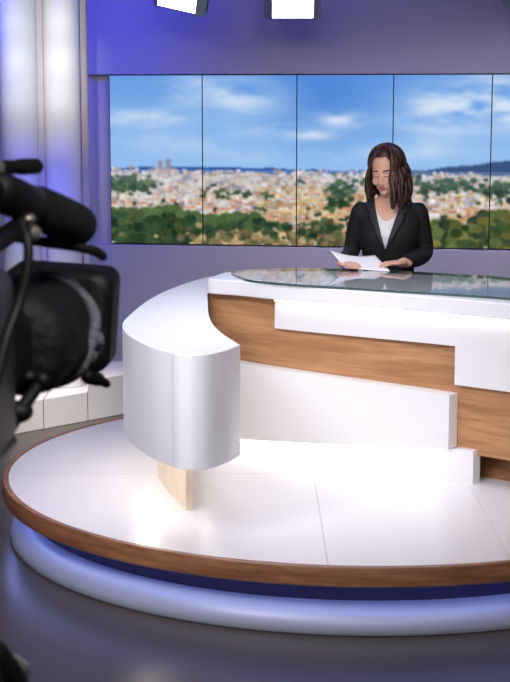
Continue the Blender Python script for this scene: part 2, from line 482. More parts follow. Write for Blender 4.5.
block(-1.006, -0.25, 0.205, 'taller white floor block partly hidden behind the desk wing')

# ------------------------------------------------------------------ round platform
PC = Vector((0.45, 6.955, 0)); R = 1.585
t = thing('round_platform', 'round white stage platform with wooden rim and blue glowing base', 'platform', PC)
N = 160
bm = bmesh.new(); lathe(bm, [(0, ZP-0.02), (R-0.028, ZP-0.02), (R-0.028, ZP), (0, ZP)], PC, N); o = obj('deck', bm, M['deck'], t, 30)
bm = bmesh.new(); lathe(bm, [(R-0.04, 0.15), (R-0.04, 0.147), (R-0.006, 0.146), (R, 0.152), (R, ZP-0.004), (R-0.004, ZP+0.002), (R-0.026, ZP+0.002), (R-0.028, ZP-0.002), (R-0.028, 0.199), (R-0.04, 0.199), (R-0.04, 0.15)], PC, N); obj('rim', bm, M['rim'], t, 40)
bm = bmesh.new(); lathe(bm, [(0, 0.06), (R-0.115, 0.06), (R-0.115, 0.199), (0, 0.199)], PC, N); obj('recess_band', bm, M['recess'], t, 30)
bm = bmesh.new(); lathe(bm, [(R-0.036, 0.1425), (R-0.020, 0.1425), (R-0.020, 0.147), (R-0.036, 0.147), (R-0.036, 0.1425)], PC, N); obj('light_strip', bm, M['ledb'], t, 30)
bm = bmesh.new(); lathe(bm, [(0, ZF), (R-0.034, ZF), (R-0.028, ZF+0.006), (R-0.030, -0.018), (R-0.038, 0.006), (R-0.056, 0.030), (R-0.082, 0.050), (R-0.108, 0.062), (R-0.112, 0.063), (0, 0.0625)], PC, N); obj('base_ring', bm, M['base'], t, 60)

# ------------------------------------------------------------------ news desk
desk = thing('news_desk', 'large curved white and wood news desk with raised left wing', 'desk', (0.4, 7.0, ZP))
front = spline([(-0.222, 7.40), (-0.21, 7.365), (-0.07, 7.275), (0.088, 7.142), (0.337, 6.969), (0.634, 6.768), (0.835, 6.629), (1.062, 6.447), (1.28, 6.24), (1.46, 6.03), (1.6, 5.85)], 8)
back = spline([(1.78, 6.15), (1.75, 6.5), (1.55, 6.92), (1.203, 7.30), (1.031, 7.425), (0.781, 7.56), (0.642, 7.645), (0.422, 7.69), (0.224, 7.712), (0.04, 7.70), (-0.119, 7.685), (-0.176, 7.58)], 6)
slab = front+spline([(1.6, 5.85), (1.70, 5.86), (1.77, 5.98), (1.78, 6.15)], 5)[1:-1]+back
bm = bmesh.new(); prism(bm, slab, 0.960, 1.030, 0.006); obj('top_slab', bm, M['white'], desk, 20)
gl = spline([(-0.117, 7.578), (-0.071, 7.36), (-0.009, 7.214), (0.177, 7.058), (0.42, 6.93), (0.637, 6.812), (0.884, 6.685), (1.081, 6.561), (1.30, 6.38), (1.48, 6.2), (1.62, 6.18), (1.68, 6.4), (1.50, 6.88), (1.203, 7.305), (1.031, 7.438), (0.781, 7.573), (0.642, 7.66), (0.422, 7.71), (0.224, 7.732), (0.04, 7.695), (-0.07, 7.64)], 8, True)
bm = bmesh.new(); prism(bm, gl, 1.0305, 1.0425, 0.001)
bm.normal_update()
for f in bm.faces:
    if abs(f.normal.z) < .9: f.material_index = 1
obj('glass_top', bm, [M['glass'], M['glass_edge']], desk, 20)

W = spline([(-0.225, 7.60), (-0.212, 7.46), (-0.07, 7.365), (0.10, 7.23), (0.345, 7.055), (0.645, 6.855), (0.845, 6.715), (1.075, 6.53), (1.30, 6.32), (1.48, 6.11), (1.60, 5.95)], 8)
def off(c, d, z):
    out = []
    for i, p in enumerate(c):
        q = (Vector(c[min(i+1, len(c)-1)])-Vector(c[max(i-1, 0)])).normalized()
        out.append(Vector((p[0]+q[1]*d, p[1]-q[0]*d, z)))    # d > 0: towards the viewer
    return out
def cut(c, xa, xb, n=40):
    """points of the plan curve between two X values"""
    xs = [xa+(xb-xa)*i/n for i in range(n+1)]; o = []
    for x in xs:
        for a, b in zip(c, c[1:]):
            if a[0] <= x <= b[0] and b[0] > a[0]:
                k = (x-a[0])/(b[0]-a[0]); o.append(Vector((x, a[1]+(b[1]-a[1])*k))); break
    return o
W2 = [Vector((p[0], p[1])) for p in W]
bm = bmesh.new(); ribbon(bm, off(W2, 0, 0.345), off(W2, 0, 0.960), 0.04); obj('wood_panel', bm, M['oak'], desk, 40)
bm = bmesh.new(); ribbon(bm, off(W2, -0.12, ZP), off(W2, -0.12, 0.9), 0.03); obj('recess_panel', bm, M['rim'], desk, 40)
# upper white panel: shallow on the left, deep on the right
bm = bmesh.new()
c1 = cut(W2, 0.112, 0.886); c2 = cut(W2, 0.886, 1.59)
ribbon(bm, off(c1, 0.035, 0.819), off(c1, 0.032, 0.945), 0.033)
ribbon(bm, off(c2, 0.035, 0.650), off(c2, 0.035, 0.945), 0.033)
obj('upper_panel', bm, M['panel'], desk, 40)
# lower white panel, its lower edge slanting, and the lit plinth below it
c3 = cut(W2, -0.205, 0.885)
lo, hi = off(c3, 0.075, 0), off(c3, 0.075, 0)
for i in range(len(lo)):
    k = (c3[i][0]+0.07)/0.933
    lo[i].z = 0.268+0.10*k; hi[i].z = 0.640-0.030*k
bm = bmesh.new(); ribbon(bm, lo, hi, 0.073); obj('lower_panel', bm, M['panel'], desk, 40)
c4 = cut(W2, -0.205, 0.966)
lo, hi = off(c4, 0.035, ZP), off(c4, 0.035, 0)
for i in range(len(hi)): hi[i].z = min(0.264+0.10*(c4[i][0]+0.07)/0.933, 0.37)
bm = bmesh.new(); ribbon(bm, lo, hi, 0.06); obj('plinth', bm, M['panel'], desk, 40)
# the wing: a floating white band curling round the left side
wing_o = spline([(-0.08, 8.30), (-0.249, 8.16), (-0.398, 7.716), (-0.491, 7.242), (-0.541, 6.724), (-0.551, 6.42), (-0.507, 6.13), (-0.397, 5.82), (-0.300, 5.655)], 8)
wing_f = spline([(-0.300, 5.652), (-0.272, 5.624), (-0.225, 5.612), (-0.165, 5.645), (-0.105, 5.735), (-0.0565, 5.862)], 12)[1:]
wing_i = spline([(-0.060, 5.875), (-0.132, 6.165), (-0.182, 6.477), (-0.208, 6.855), (-0.2195, 7.205), (-0.227, 7.45), (-0.20, 7.85), (-0.10, 8.10)], 8)
wing = [tuple(p)[:2] for p in wing_o]+[tuple(p)[:2] for p in wing_f]+[tuple(p)[:2] for p in wing_i]
bm = bmesh.new(); prism(bm, wing, 0.520, 0.950, 0.0025); obj('wing', bm, M['white'], desk, 21)
foot = spline([(-0.20, 7.75), (-0.35, 7.30), (-0.405, 6.95), (-0.40, 6.75), (-0.342, 6.485), (-0.252, 6.173)], 8)
bm = bmesh.new(); ribbon(bm, [(p[0], p[1], ZP) for p in foot], [(p[0], p[1], 0.520) for p in foot], -0.03); obj('wing_foot', bm, M['pale'], desk, 40)
# light strips: under the slab, under the lower panel, under the wing
def strip(c, d, z, w, m, h=0.008):
    bm = bmesh.new(); a = off(c, d, z); b_ = off(c, d, z+h); ribbon(bm, a, b_, w); obj('light_strip', bm, m, desk, 40)
strip(cut(W2, 0.125, 1.585), 0.060, 0.951, 0.014, M['led'])
c5 = cut(W2, -0.15, 0.855)
lo, hi = off(c5, 0.068, 0), off(c5, 0.068, 0)
for i in range(len(lo)):
    k = (c5[i][0]+0.07)/0.933; hi[i].z = 0.266+0.10*k; lo[i].z = hi[i].z-0.006
bm = bmesh.new(); ribbon(bm, lo, hi, 0.022); obj('light_strip', bm, M['led2'], desk, 40)
wm = spline([(-0.30, 7.6), (-0.44, 7.1), (-0.495, 6.72), (-0.485, 6.40), (-0.43, 6.12), (-0.34, 5.92)], 8)
bm = bmesh.new(); ribbon(bm, [(p[0], p[1], 0.511) for p in wm], [(p[0], p[1], 0.5195) for p in wm], 0.02); obj('light_strip', bm, M['led3'], desk, 40)
wm = spline([(-0.24, 7.1), (-0.235, 6.8), (-0.21, 6.45), (-0.14, 6.08)], 8)
bm = bmesh.new(); ribbon(bm, [(p[0], p[1], 0.511) for p in wm], [(p[0], p[1], 0.5195) for p in wm], 0.02); obj('light_strip', bm, M['led2'], desk, 40)

# ------------------------------------------------------------------ newsreader
PX, PY = 0.683, 7.95
ORG = Vector((PX, PY, ZP))
BT = Matrix.Rotation(math.radians(-12), 4, 'Z')                   # chest turned a little to her right
HP = Vector((-0.002, -0.014, 1.194))                               # head pivot at the top of the neck
HT = Matrix.Translation(HP) @ Matrix.Rotation(math.radians(-25), 4, 'Z') @ Matrix.Rotation(math.radians(14), 4, 'X') @ Matrix.Rotation(math.radians(-3), 4, 'Y')

def torso(bm, g=0.0, legs=True, neck=True):
    loft(bm, [(0.515, 0, .02, .12+g, .09+g, 2.2), (0.54, 0, .02, .160+g, .115+g, 2.2), (.60, 0, .02, .170+g, .120+g, 2.2), (.68, 0, .012, .150+g, .105+g, 2.2), (.76, 0, .004, .120+g, .090+g, 2.2),
              (.84, 0, -.002, .116+g, .092+g, 2.2), (.92, 0, -.012, .128+g, .106+g, 2.3), (.97, 0, -.016, .138+g, .110+g, 2.3), (1.04, 0, -.006, .150+g, .100+g, 2.3), (1.095, 0, .006, .152+g*.8, .080+g, 2.2),
              (1.128, 0, .012, .128+g*.8, .064+g*.8, 2.1), (1.152, 0, .014, .082+g*.6, .052+g*.6, 2.0), (1.168, 0, .014, .05, .045, 2)], T=BT)
ARM = {-1: [Vector((-.143, .012, 1.088)), Vector((-.168, .035, .99)), Vector((-.186, .045, .885)), Vector((-.216, -.07, .860)), Vector((-.240, -.200, .850))],
       1: [Vector((.146, -.022, 1.088)), Vector((.170, .0, .99)), Vector((.188, .012, .888)), Vector((.145, -.105, .862)), Vector((.066, -.232, .856))]}
ARAD = [.042, .038, .034, .032, .024]
def arm(bm, s, g=0.0, short=0.0):
    P = list(ARM[s]); Rr = [r+g for r in ARAD]
    if short: P[-1] = P[-1].lerp(P[-2], short); Rr[-1] = .031+g*.6
    P2 = spline(P, 4); R2 = [p.x for p in spline([(r, 0, 0) for r in Rr], 4)]
    tube(bm, P2, R2, 16)
def leg(bm, s, g=0.0):
    h, k, a = Vector((s*.085, 0, .592)), Vector((s*.10, -.43, .590)), Vector((s*.10, -.40, .10))
    tube(bm, [h, h.lerp(k, .5), k], [.078+g, .07+g, .056+g], 16)
    tube(bm, [k, k.lerp(a, .3), k.lerp(a, .7), a], [.055+g, .053+g, .042+g, .034+g], 16)
def foot_(bm, s, g=0.0):
    tube(bm, [Vector((s*.10, -.39, .06)), Vector((s*.102, -.47, .042)), Vector((s*.105, -.555, .032))], [.036+g, .034+g, .024+g], 12)

def hand(bm, wrist, fwd, up, thumb_side, curl):
    """palm, four unequal bent fingers and a thumb leaving the side of the palm near its base"""
    f = fwd.normalized(); x = f.cross(up).normalized()*thumb_side; n = x.cross(f).normalized()
    if n.z < 0: n = -n
    T = Matrix((( x.x, f.x, n.x, wrist.x), (x.y, f.y, n.y, wrist.y), (x.z, f.z, n.z, wrist.z), (0, 0, 0, 1)))
    tube(bm, [T @ Vector((0, -.02, 0)), T @ Vector((0, .015, 0))], [.024, .026], 12)
    ball(bm, (0, .045, 0), (.038, .050, .0145), T); ball(bm, (.018, .030, -.004), (.020, .032, .014), T)
    for k, (px, L) in enumerate(((.029, .066), (.010, .075), (-.009, .070), (-.027, .054))):
        b = Vector((px, .080-abs(px-.01)*.25, .001)); c1, c2 = curl
        d1 = Vector((px*1.2, math.cos(c1), -math.sin(c1))).normalized(); d2 = Vector((px*.6, math.cos(c1+c2), -math.sin(c1+c2))).normalized()
        p1 = b+d1*L*.48; p2 = p1+d2*L*.30; d3 = Vector((0, math.cos(c1+1.7*c2), -math.sin(c1+1.7*c2))); p3 = p2+d3*L*.22
        tube(bm, [T @ (b-Vector((px*.3, .03, 0))), T @ b, T @ p1, T @ p2, T @ p3], [.0085, .009, .0083, .0075, .0062], 10)
    tube(bm, [T @ Vector((.020, .012, 0)), T @ Vector((.042, .035, .004)), T @ Vector((.050, .062, .006)), T @ Vector((.046, .086, .002))], [.012, .0115, .0095, .0075], 10)

def head(bm):
    T = HT
    # cranium and jaw in head space: face towards -y, chin at z = -.005
    ball(bm, (0, .012, .138), (.074, .094, .088), T, 32, 22)
    ball(bm, (0, -.030, .100), (.062, .058, .086), T, 28, 20)
    ball(bm, (0, -.040, .046), (.047, .046, .046), T, 24, 16)            # jaw
    ball(bm, (0, -.070, .014), (.020, .019, .016), T)                      # chin
    for s in (-1, 1):
        ball(bm, (s*.036, -.064, .072), (.022, .020, .022), T)            # cheeks
        ball(bm, (s*.0300, -.0735, .1035), (.0140, .0125, .0085), T)       # eyelids
        ball(bm, (s*.028, -.0790, .1225), (.022, .010, .0075), T)          # brow ridge
        ball(bm, (s*.074, .010, .095), (.008, .018, .030), T)             # ears
    tube(bm, [T @ Vector((0, -.084, .112)), T @ Vector((0, -.094, .088)), T @ Vector((0, -.103, .070))], [.0075, .0090, .0105], 12)   # nose
    for s in (-1, 1): ball(bm, (s*.010, -.093, .0660), (.008, .010, .0065), T)
    ball(bm, (0, -.0835, .0425), (.021, .010, .0050), T)                    # upper lip
    ball(bm, (0, -.0825, .0345), (.018, .010, .0058), T)                    # lower lip
    tube(bm, [Vector((0, .020, 1.09)), Vector((-.002, .012, 1.16)), HT @ Vector((0, .022, .05))], [.053, .047, .048], 20)

bm = bmesh.new()
torso(bm); head(bm)
for s in (-1, 1):
    arm(bm, s); leg(bm, s); foot_(bm, s)
hand(bm, Vector((-.241, -.210, .846)), Vector((.40, -.91, .02)), Vector((0, 0, 1)), 1, (.06, .20))
hand(bm, Vector((.062, -.238, .852)), Vector((-.86, -.45, .02)), Vector((0, 0, 1)), -1, (.06, .22))
body = remeshed(bm, 0.0034, 2)
HI = HT.inverted()
for f in body.faces:
    f.smooth = True
    c = HI @ f.calc_center_median(); ax = abs(c.x)
    if c.y < -.05 and c.z > 0:
        if ax < .0205*(1-((c.z-.0385)/.0125)**2) and abs(c.z-.0385) < .0105 and c.y < -.07: f.material_index = 1
        elif .012 < ax < .046 and abs(c.z-(.128-.10*max(0, ax-.034))) < .0034: f.material_index = 2
        elif .015 < ax < .045 and abs(c.z-(.0985+5*(ax-.03)**2)) < .0026 and c.y < -.06: f.material_index = 2
    if f.calc_center_median().z < 0.085 : f.material_index = 3
person = obj('person', body, [M['skin'], M['lip'], M['brow'], M['rubber']], None)
person.location = ORG
tag(person, 'woman in black blazer and white top reading a paper at the desk', 'person')

# jacket: body shape a little larger, opened in a deep V
bm = bmesh.new(); torso(bm, .013)
for s in (-1, 1): arm(bm, s, .009, .12)
jk = remeshed(bm, 0.006, 3)
BI = BT.inverted()
VB, VT, VW = .895, 1.155, .076
dele = []
for f in jk.faces:
    f.smooth = True
    c = BI @ f.calc_center_median()
    if c.z < .60: dele.append(f)
    elif c.z > 1.145 and abs(c.x) < .080: dele.append(f)
    elif c.y < 0.0 and c.z > VB and abs(c.x) < VW*(c.z-VB)/(VT-VB): dele.append(f)
jtree = BVHTree.FromBMesh(jk)
bmesh.ops.delete(jk, geom=dele, context='FACES')
jacket = obj('blazer', jk, M['jacket']); jacket.parent = person
sm_ = jacket.modifiers.new('thickness', 'SOLIDIFY'); sm_.thickness = 0.004; sm_.offset = -1
# lapels laid on the jacket either side of the V
for s in (-1, 1):
    bm = bmesh.new(); rows = []
    for i in range(25):
        z = VB-.004+(VT-VB+.006)*i/24; k = i/24
        e = VW*(z-VB)/(VT-VB); wdt = .008+.050*min(1, k*1.25)*(1 if k < .80 else 1-.35*(k-.8)/.2)
        if .70 < k < .76: wdt *= .72                                   # notch
        row = []
        for j in range(6):
            x = s*(e-.003+wdt*j/5)
            q = BT @ Vector((x, -.5, z)); h = jtree.ray_cast(q, BT.to_3x3() @ Vector((0, 1, 0)))
            if h[0] is None: h = (BT @ Vector((x, 0, z)),)
            row.append(h[0]+BT.to_3x3() @ Vector((0, -(.007 if j < 5 else .001), 0)))
        rows.append(row)
    G = [[bm.verts.new(p) for p in r] for r in rows]
    for a, b_ in zip(G, G[1:]):
        for j in range(5): bm.faces.new((a[j], a[j+1], b_[j+1], b_[j]))
    l = obj('lapel', bm, M['lapel'], None, 180); l.parent = jacket
    sd = l.modifiers.new('thickness', 'SOLIDIFY'); sd.thickness = .003; sd.offset = 0
bm = bmesh.new(); p = jtree.ray_cast(BT @ Vector((.004, -.5, VB-.022)), BT.to_3x3() @ Vector((0, 1, 0)))[0]
ball(bm, p, (.008, .004, .008)); o = obj('button', bm, M['rubber'], None, 180); o.parent = jacket
# white top in the opening
bm = bmesh.new(); torso(bm, .006)
bl = remeshed(bm, 0.005, 2); dele = []
for f in bl.faces:
    f.smooth = True; c = BI @ f.calc_center_median()
    if c.y > .0 or c.z < .80 or abs(c.x) > .10 or c.z > 1.048+2.2*c.x*c.x*8: dele.append(f)
bmesh.ops.delete(bl, geom=dele, context='FACES')
o = obj('top', bl, M['blouse']); o.parent = person
bm = bmesh.new(); torso(bm, .006)
for s in (-1, 1): leg(bm, s, .008)
tr = remeshed(bm, 0.007, 2); dele = []
for f in tr.faces:
    f.smooth = True
    if f.calc_center_median().z > .70 or f.calc_center_median().z < .10: dele.append(f)
bmesh.ops.delete(tr, geom=dele, context='FACES')
o = obj('trousers', tr, M['jacket']); o.parent = person

# hair: a cap over the skull and long wavy locks parted near the middle
bm = bmesh.new()
def skull(az, pol, k=1.0):
    """az 0 = back of the head, +-180 = face; pol from the crown"""
    x = math.sin(az)*math.sin(pol); y = math.cos(az)*math.sin(pol); z = math.cos(pol)
    return HT @ Vector((x*.080*k, .010+y*.098*k, .136+z*.094*k))
nA, nP = 40, 14
cap = []
for i in range(nP+1):
    row = []
    for j in range(nA):
        az = -PI+2*PI*j/nA; d = abs(az)
        lim = math.radians(112) if d < 1.9 else math.radians(112-62*min(1, (d-1.9)/.75))
        row.append(bm.verts.new(skull(az, .02+lim*i/nP)))
    cap.append(row)
for a, b_ in zip(cap, cap[1:]):
    for j in range(nA): bm.faces.new((a[j], a[(j+1) % nA], b_[(j+1) % nA], b_[j]))
bm.faces.new(cap[0])
rh = random.Random(5)
for k in range(150):
    az = math.radians(rh.uniform(-98, 140))
    front_ = abs(az) > math.radians(85)
    part = math.radians(9 if az > 0 else -9)
    k1 = 1.03+rh.random()*.07
    pend = math.radians(rh.uniform(92, 104))
    pts = []
    for i in range(8):                                            # from the parting down over the skull
        q = i/7; pol = .08+(pend-.08)*q
        a_ = az*(.80+.20*q) if front_ else az
        if front_: a_ = math.copysign(PI-(PI-abs(a_))*(.80+.20*q)*1.0, az) if abs(az) > 2.0 else az
        pts.append(skull(a_, pol, k1))
    end = pts[-1]; right = end.x > HP.x
    L = rh.uniform(.115, .175)+(.015 if right else -.01)
    if abs(az) < 1.0: L += .02
    outw = Vector((end.x-HP.x, end.y-HP.y-.02, 0)); outw = outw.normalized() if outw.length > 0 else outw
    ph = rh.uniform(0, 6.28); fl = rh.uniform(.006, .026)*(1.35 if right else .8)
    for i in range(1, 8):
        q = i/7
        wv = math.sin(ph+q*5.5)*.007
        pts.append(end+Vector((0, .012*q, -L*q))+outw*(fl*math.sin(q*2.4)+wv)+Vector((-outw.y, outw.x, 0))*wv*.8)
    n_ = len(pts)
    tube(bm, pts, [.004+.009*math.sin(min(1, (i+1)/(n_*.4))*PI/2)*(1 if i < n_*.6 else 1-.65*(i-n_*.6)/(n_*.4)) for i in range(n_)], 7)
o = obj('hair', bm, M['hair'], None, 180); o.parent = person

# the sheet she reads
bm = bmesh.new()
c00, c10, c11, c01 = Vector((0.440, 7.655, 1.056)), Vector((0.660, 7.585, 1.0445)), Vector((0.600, 7.775, 1.104)), Vector((0.372, 7.745, 1.132))
G = []
for i in range(17):
    u = i/16; row = []
    for j in range(11):
        v = j/10
        p = (c00*(1-u)+c10*u)*(1-v)+(c01*(1-u)+c11*u)*v
        p.z -= .016*math.sin(PI*u)*(.25+.75*v)
        p.z = max(p.z, 1.0440)
        row.append(bm.verts.new(p))
    G.append(row)
for a, b_ in zip(G, G[1:]):
    for j in range(10): bm.faces.new((a[j], a[j+1], b_[j+1], b_[j]))
o = obj('paper_sheet', bm, M['paper'], None, 180, (0.52, 7.68, 1.045))
sd = o.modifiers.new('thickness', 'SOLIDIFY'); sd.thickness = .0008; sd.offset = 1
tag(o, 'curled white sheet of paper held in both hands of the woman', 'paper')

# stool that carries her
t = thing('stool', 'black round stool under the seated woman behind the desk', 'stool', (PX, PY+.02, ZP))
bm = bmesh.new(); lathe(bm, [(0, .445), (.165, .445), (.18, .460), (.182, .480), (.17, .496), (.12, .501), (0, .501)], (PX, PY+.02, ZP), 40); obj('seat', bm, M['seat'], t, 50)
bm = bmesh.new(); lathe(bm, [(0, .03), (.032, .03), (.03, .25), (.022, .25), (.022, .433), (.06, .445), (0, .445)], (PX, PY+.02, ZP), 24); obj('column', bm, M['metal'], t, 40)
bm = bmesh.new(); lathe(bm, [(0, 0), (.21, 0), (.215, .006), (.20, .014), (.06, .03), (0, .03)], (PX, PY+.02, ZP), 40); obj('base', bm, M['metal'], t, 40)

# ------------------------------------------------------------------ hanging studio lights
def lamp(px, py, zb, w, h, tilt, roll, lab, yaw):
    t = thing('studio_light', lab, 'light', (px, py, zb), 'studio lights hanging over the desk')
    T = Matrix.Translation((px, py, zb+h/2)) @ Matrix.Rotation(yaw, 4, 'Z') @ Matrix.Rotation(roll, 4, 'Y') @ Matrix.Rotation(tilt, 4, 'X')
    bm = bmesh.new(); box(bm, -w/2-.004, w/2+.004, .012, .10, -h/2-.003, h/2+.012, .003, T); obj('housing', bm, M['black'], t)
    bm = bmesh.new(); box(bm, -w/2, w/2, -.002, .0115, -h/2, h/2, 0, T); obj('diffuser', bm, M['lamp'], t)
    for s in (-1, 1):
        bm = bmesh.new()
        Td = T @ Matrix.Translation((s*(w/2+.012), .012, 0)) @ Matrix.Rotation(-s*math.radians(28), 4, 'Z')
        box(bm, -.002, .002, -.09, 0, -h/2, h/2, 0, Td); obj('barn_door', bm, M['metal'], t)
    bm = bmesh.new(); c = T @ Vector((0, .06, 0))
    for s in (-1, 1):
        a = T @ Vector((s*(w/2+.014), .06, 0)); b_ = T @ Vector((s*(w/2+.03), .06, h/2+.06))
        tube(bm, [a, b_, Vector((px, c.y, zb+h+.16))], .008, 8)
    obj('yoke', bm, M['darkmetal'], t, 60)
    bm = bmesh.new(); tube(bm, [Vector((px, c.y, zb+h+.15)), Vector((px, c.y, 3.685))], .014, 12); obj('hanger', bm, M['darkmetal'], t, 60)
lamp(-.430, 9.28, 2.385, .29, .20, math.radians(18), math.radians(13), 'bright tilted studio light hanging at the top left', math.radians(-10))
lamp(.218, 9.20, 2.338, .30, .20, math.radians(15), 0, 'bright square studio light hanging at the top centre', 0)
lamp(1.585, 9.10, 2.395, .29, .20, math.radians(15), 0, 'studio light hanging at the top right corner of the photo', 0)

# ------------------------------------------------------------------ video camera on its tripod (near left)
AX = Vector((0.02, 1.0, -0.01)).normalized()                    # where the lens points
SX = AX.cross(Vector((0, 0, 1))).normalized(); UX = SX.cross(AX).normalized()
CB = Vector((-0.276, 1.80, 1.588))                                  # a point on the lens axis
def K(s, f, u): return CB+SX*s+AX*f+UX*u
KT = Matrix(((SX.x, AX.x, UX.x, CB.x), (SX.y, AX.y, UX.y, CB.y), (SX.z, AX.z, UX.z, CB.z), (0, 0, 0, 1)))
cam = thing('video_camera', 'large black studio video camera with microphone at the left edge', 'camera', K(0, -.15, -.10))
def rrect(w, h, r, n=6):
    o = []
    for cx, cy, a in ((w/2-r, h/2-r, 0), (-w/2+r, h/2-r, PI/2), (-w/2+r, -h/2+r, PI), (w/2-r, -h/2+r, 1.5*PI)):
        for i in range(n+1): o.append((cx+r*math.cos(a+i*PI/2/n), cy+r*math.sin(a+i*PI/2/n)))
    return o
def rloft(bm, secs, T, cap=True):
    """rounded-rectangle sections (f, w, h, r, ds, du) along the lens axis"""
    R_ = [[bm.verts.new(T @ Vector((x+ds, f, y+du))) for x, y in rrect(w, h, r)] for f, w, h, r, ds, du in secs]
    n = len(R_[0])
    for a, b_ in zip(R_, R_[1:]):
        for k in range(n): bm.faces.new((a[k], a[(k+1) % n], b_[(k+1) % n], b_[k]))
    if cap: bm.faces.new(R_[0][::-1]); bm.faces.new(R_[-1])
bm = bmesh.new(); rloft(bm, [(-.36, .10, .19, .02, -.045, .0), (-.35, .115, .205, .025, -.045, 0), (-.10, .115, .205, .025, -.045, 0), (-.085, .105, .195, .025, -.045, 0)], KT); obj('body', bm, M['body'], cam, 40)
bm = bmesh.new(); rloft(bm, [(-.085, .085, .10, .03, -.03, 0), (-.02, .085, .10, .03, -.02, 0)], KT); obj('lens_mount', bm, M['rubber'], cam, 40)
AXT = KT @ Matrix.Rotation(-PI/2, 4, 'X')                            # turned shapes along the lens axis
bm = bmesh.new()
lathe(bm, [(0, -.03), (.040, -.03), (.058, -.02), (.064, .01), (.068, .06), (.071, .10), (.071, .16), (.064, .22), (.050, .30), (0, .30)], (0, 0, 0), 48, AXT)
for v in bm.verts:                                                    # the soft cover hangs in folds
    d = KT.inverted() @ v.co; a = math.atan2(d.z, d.x); rr = math.hypot(d.x, d.z)
    if rr > .03:
        k = 1+.03*math.sin(5*a+d.y*40)+.02*math.sin(11*a-d.y*70)
        v.co = KT @ Vector((d.x*k, d.y, d.z*k))
lens = obj('lens_cover', bm, M['cover'], cam, 60)
bm = bmesh.new()
ring = [KT @ Vector((.0745*math.cos(a)*(1+.03*math.sin(6*a)), .115+.012*math.sin(3*a), .0745*math.sin(a))) for a in [(-75+165*i/30)*PI/180 for i in range(31)]]
tube(bm, ring, [.003+.0045*math.sin(PI*i/30) for i in range(31)], 8); o = obj('lit_edge', bm, M['lit_edge'], None, 60); o.parent = lens  # grey tube stands in for the lit edge of the black cover
# matte box: an open rounded hood flaring forward from its back plate
bm = bmesh.new()
MT = KT @ Matrix.Translation((-.002, 0, -.012)) @ Matrix.Rotation(math.radians(4), 4, 'Y')
rloft(bm, [(.30, .128, .120, .022, 0, 0), (.31, .150, .138, .022, 0, 0), (.315, .152, .140, .022, 0, 0), (.40, .152, .142, .020, 0, 0), (.40, .146, .136, .018, 0, 0), (.33, .143, .132, .018, 0, 0), (.318, .08, .08, .039, 0, 0)], MT)
mb = obj('matte_box', bm, M['rubber'], cam, 40)
bm = bmesh.new(); tube(bm, [K(.045, .27, -.083), K(.056, .30, -.092)], [.010, .010], 12); tube(bm, [K(.056, .30, -.092), K(.066, .31, -.10)], [.007, .006], 10)
o = obj('lock_knob', bm, M['rubber'], cam, 60)
# clutter of the lower lens edge: folded cloth ties
bm = bmesh.new()
for i in range(9):
    a = math.radians(-62+i*6); p = KT @ Vector((.074*math.cos(a), .17+.012*math.sin(i*2.1), .070*math.sin(a)))
    ball(bm, p, (.010, .012, .011))
obj('cover_ties', bm, M['lit_edge'], cam, 60)
# top handle
bm = bmesh.new(); tube(bm, spline([K(-.07, -.30, .10), K(-.065, -.27, .19), K(-.055, -.20, .213), K(-.02, -.02, .206), K(.005, .04, .205)], 5), .0085, 12); h = obj('handle', bm, M['rubber'], cam, 60)
bm = bmesh.new(); tube(bm, [K(-.026, -.045, .2065), K(-.018, -.015, .206)], .0098, 16); o = obj('metal_collar', bm, M['metal'], None, 60); o.parent = h
bm = bmesh.new(); tube(bm, [K(.0, .035, .205), K(.013, .07, .2045)], .0098, 14); o = obj('handle_tip', bm, M['rubber'], None, 60); o.parent = h
# microphone with its foam windshield, in a shock mount on the handle
mic0, mic1 = Vector((-.260, 1.70, 1.764)), Vector((-.2135, 1.93, 1.714))
md = (mic1-mic0).normalized()
bm = bmesh.new(); tube(bm, [mic0-md*.10, mic0+md*.09], .012, 16); mic = obj('microphone', bm, M['black'], cam, 50)
bm = bmesh.new(); tube(bm, [mic0+md*.06, mic0+md*.07, mic0+md*.12, mic0+md*.19, mic1-md*.022], [.020, .0255, .0265, .0265, .0255], 24); o = obj('foam_windshield', bm, M['foam'], None, 60); o.parent = mic
bm = bmesh.new(); tube(bm, [mic0-md*.05, mic0+md*.045], .022, 20); obj('shock_mount', bm, M['rubber'], cam, 50)
bm = bmesh.new(); tube(bm, [mic0+md*.03+Vector((-.01, 0, -.028)), mic0+md*.035+Vector((.006, 0, -.033))], .010, 12); tube(bm, [K(-.045, -.08, .10), mic0+md*.02+Vector((0, 0, -.025))], .012, 10); ball(bm, (-.247, 1.70, 1.742), (.008, .010, .006)); obj('mount_clamp', bm, M['metal'], cam, 50)
# lead and arm that reach forward under the microphone
bm = bmesh.new(); tube(bm, spline([K(-.09, -.05, .15), K(-.035, .0, .135), K(.0, .03, .122), K(.035, .06, .113), K(.075, .09, .103), K(.088, .10, .094)], 5), [.007]*6+[.0065]*10+[.0062]*6+[.006]*4, 10); obj('accessory_arm', bm, M['rubber'], cam, 60)
bm = bmesh.new(); tube(bm, spline([Vector((-.262, 1.70, 1.752)), Vector((-.244, 1.665, 1.724)), Vector((-.2425, 1.655, 1.694)), Vector((-.251, 1.645, 1.657)), Vector((-.262, 1.62, 1.62)), Vector((-.272, 1.60, 1.57))], 8), .0058, 10); obj('cable', bm, M['rubber'], cam, 60)
bm = bmesh.new(); tube(bm, spline([K(-.06, -.05, .17), K(-.02, .0, .165), K(.02, .05, .145), K(.045, .08, .128)], 6), .0028, 8); obj('cable', bm, M['rubber'], cam, 60)
bm = bmesh.new(); rloft(bm, [(-.30, .09, .014, .006, -.045, -.106), (-.05, .09, .014, .006, -.04, -.106)], KT); obj('base_plate', bm, M['darkmetal'], cam, 40)

